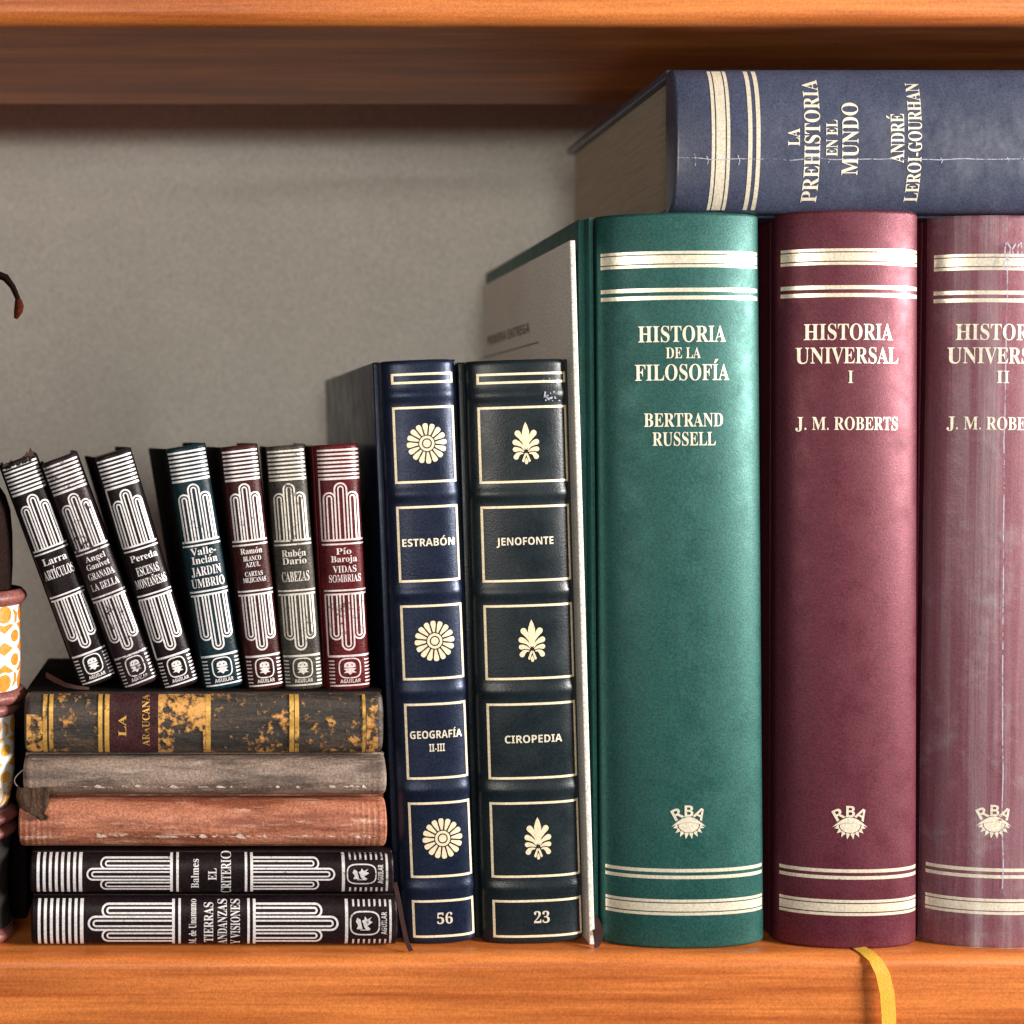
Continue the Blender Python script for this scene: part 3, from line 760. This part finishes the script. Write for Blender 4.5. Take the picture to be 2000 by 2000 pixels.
a = Art(); a.poly([(-58, zl(309)), (-58, zl(338)), (-18, zl(342)), (-12, zl(396)), (-58, zl(398)), (-58, zl(410)), (57, zl(410)), (57, zl(309))]); ara.stamp('flaked_gilding', a, foil('half lost old gold', (0.72, 0.36, 0.10, 1), 0.485, 500, 0.5, 0.4, 110, 0.4), zc, 0.00034)
for q in ((-58, zl(745), 58, zl(411)), (-58, zl(195), 58, zl(105))):
    a = Art(); a.rect(*q); ara.stamp('flaked_gilding', a, OLD_GOLD_SPECK, zc, 0.00030)
a = Art(); a.text('LA', -2, zl(239), 42, 15); a.text('ARAUCANA', 8, zl(285), 100, 14); ara.stamp('title_lettering', a, OLD_GOLD, zc, 0.00046)
# torn flap of the grey book, hanging over the tan one, with a loose thread
bm = bmesh.new(); rows = []
outl = [(1536, 34, 98), (1546, 32, 98), (1556, 31, 97), (1566, 34, 97), (1576, 37, 92), (1584, 44, 88), (1592, 66, 96), (1600, 78, 90)]
for py, xa, xb in outl:
    rows.append([bm.verts.new((X(xa + (xb - xa) * i / 8), -0.0016 + 0.0006 * noise.noise(Vector((i * 0.6, py * 0.05, 0))) + (0.002 if i == 0 else 0), Z(py + 3 * noise.noise(Vector((i * 0.9, py * 0.1, 5)))))) for i in range(9)])
for p_, q_ in zip(rows, rows[1:]):
    for k in range(8): bm.faces.new((p_[k], p_[k + 1], q_[k + 1], q_[k]))
bmesh.ops.solidify(bm, geom=bm.faces[:], thickness=0.0003)
bmesh.ops.recalc_face_normals(bm, faces=bm.faces)
fl = link('torn_flap', bm, mat_old('torn brown leather flap', srgb(74, 52, 40), srgb(112, 84, 66), srgb(140, 110, 90)), dun.t, 40)
inv = (Matrix.Translation(dun.t.location) @ dun.t.rotation_euler.to_matrix().to_4x4()).inverted()
fl.matrix_parent_inverse = inv
bm = bmesh.new()
tube(bm, [(X(44 - 16 * math.sin(math.pi * i / 12)), 0.001 - 0.001 * math.sin(math.pi * i / 12), Z(1505 + 40 * i / 12)) for i in range(13)], [0.00018] * 13, 6)
th = link('loose_thread', bm, plain('grey thread', (0.16, 0.13, 0.11, 1), 0.8), dun.t); th.matrix_parent_inverse = inv

# ================================================================== PAINTED POTS AT THE EDGE
def pot_mat(name): return plain(name, (0.78, 0.74, 0.70, 1), 0.3, 0.1, 1200, 0.05, 60, 0.00005, 900, 0.5)
RIM = plain('pinkish brown glazed rim', (0.21, 0.070, 0.060, 1), 0.45, 0.3, 1300, 0.3, 120, 0.0002, 600, 0.5)
OUT = [0, 0.5, 1.0]
def pot(label, cx, cy, ytop, ybot, rtop, rbot, rimr, colour, seed, top_rim, base_rim):
    t = thing('painted_pot', label, 'pot', (X(cx), cy, Z(ybot)), (0, 0, 0), 'painted pots stacked beside the books')
    k = (0.45 + cy) / 0.45
    H = (ybot - ytop) * U
    def rad(z):
        q = min(1, max(0, z / H)); return (rbot + (rtop - rbot) * min(1, q * 3.0) ** 0.6) * U
    bm = bmesh.new(); lathe(bm, [(rad(H * i / 24) * (0.97 if i in (0,) else 1), H * i / 24) for i in range(25)], 64)
    body = link('body', bm, pot_mat('white glaze'), t, 50)
    for z0, z1 in ((H - top_rim * U, H), (0, base_rim * U)):
        if z1 - z0 <= 0: continue
        bm = bmesh.new(); m = (z1 - z0); r0 = rimr * U
        lathe(bm, [(r0 - m * 0.35, z0)] + [(r0 - m * 0.35 + m * 0.35 * math.sin(math.pi * i / 8), z0 + m * i / 8) for i in range(1, 8)] + [(r0 - m * 0.35, z1)], 64)
        link('rim', bm, RIM, t, 50)
    # glaze motif painted round the body, arc length across and height up
    a = Art(); rm = rtop; per = 62.0; n = int(2 * math.pi * rm / per); per = 2 * math.pi * rm / n
    hh = ybot - ytop - top_rim - base_rim; zb = base_rim
    for i in range(n):
        c = -math.pi * rm + per * (i + 0.5)
        for z in (0.10, 0.90):
            a.ellipse(c, zb + hh * z, 19, 17, 20)
        for z, s in ((0.26, 1), (0.74, -1)):
            zz_ = zb + hh * z
            a.poly([(c - 27, zz_ - 6 * s), (c, zz_ + 10 * s), (c + 27, zz_ - 6 * s), (c + 14, zz_ - 8 * s), (c, zz_ - 5 * s), (c - 14, zz_ - 8 * s)])
        a.poly([(c - 23, zb + hh * 0.5), (c, zb + hh * 0.5 + 13), (c + 23, zb + hh * 0.5), (c, zb + hh * 0.5 - 13)])
        for z in (0.36, 0.64):
            a.ellipse(c + per / 2, zb + hh * z, 14, 12, 16)
        for z, s in ((0.12, 1), (0.88, -1)):
            zz_ = zb + hh * z
            a.poly([(c + per / 2 - 8, zz_ - 14 * s), (c + per / 2 + 9, zz_ - 4 * s), (c + per / 2 + 6, zz_ + 12 * s), (c + per / 2 - 2, zz_ + 16 * s), (c + per / 2 - 1, zz_)])
    def sf(x, z, o):
        an = x / (rm * U) - math.pi / 2 + seed; r = rad(z) + o
        return Vector((r * math.cos(an), r * math.sin(an), z))
    nc = 96
    a.build('painted_pattern', colour, body, sf, [(-math.pi + 2 * math.pi * i / nc) * rm * U for i in range(1, nc)], [H * i / 24 for i in range(1, 24)], U, 0.00012)
    return t
ORANGE = plain('orange glaze', (0.72, 0.235, 0.03, 1), 0.3, 0.2, 1300, 0.12, 90)
YELLOW = plain('yellow glaze', (0.74, 0.36, 0.05, 1), 0.3, 0.2, 1300, 0.12, 90)
PC = -62
pot('white glazed pot painted with orange shapes at the left edge', PC, 0.012, 1156, 1380, 92, 86, 105, ORANGE, 0.85, 30, 26)
pot('white glazed pot painted with yellow swirls under the orange pot', PC, 0.012, 1380, 1592, 80, 64, 90, YELLOW, 0.25, 26, 0)
st = thing('pot_stand', 'small dark turned wooden stand carrying the painted pots', 'stand', (X(PC), 0.012, 0.0))
DWOOD = plain('shade dark stem wood', (0.008, 0.005, 0.004, 1), 0.8, 0.3, 1300, 0.3, 80)  # stem made wide and near black to fill the shaded gap
for z0, z1, rr in ((1592, 1620, 88), (1622, 1648, 86)):
    bm = bmesh.new(); a0, a1 = Z(z1), Z(z0); m = a1 - a0
    lathe(bm, [(rr * U - m * 0.45, a0)] + [(rr * U - m * 0.45 + m * 0.45 * math.sin(math.pi * i / 8), a0 + m * i / 8) for i in range(1, 8)] + [(rr * U - m * 0.45, a1)], 48)
    link('plate', bm, RIM, st, 50)
bm = bmesh.new(); lathe(bm, [(0.0125, Z(1828)), (0.0115, Z(1790)), (0.011, Z(1740)), (0.0115, Z(1690)), (0.0125, Z(1648))], 32); link('stem', bm, DWOOD, st, 50)
bm = bmesh.new(); m = Z(1824); lathe(bm, [(82 * U - m * 0.4, 0.0)] + [(82 * U - m * 0.4 + m * 0.4 * math.sin(math.pi * i / 8), m * i / 8) for i in range(1, 8)] + [(90 * U - m * 0.4, m)], 48); link('foot', bm, RIM, st, 50)
bm = bmesh.new(); box(bm, -0.018, 0.0165, 0.0, 0.0155, 0.083, 0.066, 0.001); link('shade_block', bm, plain('black shade block', (0.006, 0.004, 0.004, 1), 0.9, 0.3, 1300, 0.3, 80, 0, 1200, 0.04), st, 40)  # black block added for the deep shade behind the pots and stack
# dark carved ornament on the upper pot, with a curling tail that ends in a red tuft
fg = thing('carved_ornament', 'dark brown ornament with a curled tail standing on the orange pot', 'ornament', (X(PC), 0.012, Z(1156)))
bm = bmesh.new()
lathe(bm, [(0.0124, 0.0), (0.0128, 0.008), (0.0127, 0.018), (0.0120, 0.026), (0.0104, 0.031), (0.0084, 0.034), (0.0074, 0.048), (0.0078, 0.060), (0.0070, 0.072), (0.005, 0.082), (0.003, 0.088)], 32)
link('body', bm, plain('dark brown carved wood', (0.014, 0.007, 0.006, 1), 0.8, 0.35, 1300, 0.3, 120, 0.0003, 300, 0.05), fg, 50)
bm = bmesh.new()
pl = [(-62, 650), (-66, 625), (-70, 600), (-72, 578), (-66, 556), (-45, 532), (-20, 526), (0, 534), (14, 552), (24, 575), (28, 596), (24, 612)]
tube(bm, [(X(a_ + 1) - X(PC), 0.0, Z(b_) - Z(1156)) for a_, b_ in pl], [0.0018, 0.0015, 0.0013, 0.0012, 0.0012, 0.0013, 0.0014, 0.0013, 0.0010, 0.0009, 0.0010, 0.0006], 10)
tl = link('tail', bm, plain('dark tail', (0.010, 0.004, 0.003, 1), 0.9, 0.3, 1300, 0.2, 60, 0, 1200, 0.05), fg, 60)
bm = bmesh.new()
tube(bm, [(X(a_) - X(PC), 0.0, Z(b_) - Z(1156)) for a_, b_ in ((26, 578), (28, 590), (26, 602), (21, 616))], [0.0011, 0.0016, 0.0015, 0.0006], 10)
link('tuft', bm, plain('red brown tuft', (0.055, 0.010, 0.005, 1), 0.9, 0.4, 1300, 0.3, 200, 0, 1200, 0.05), tl, 60)
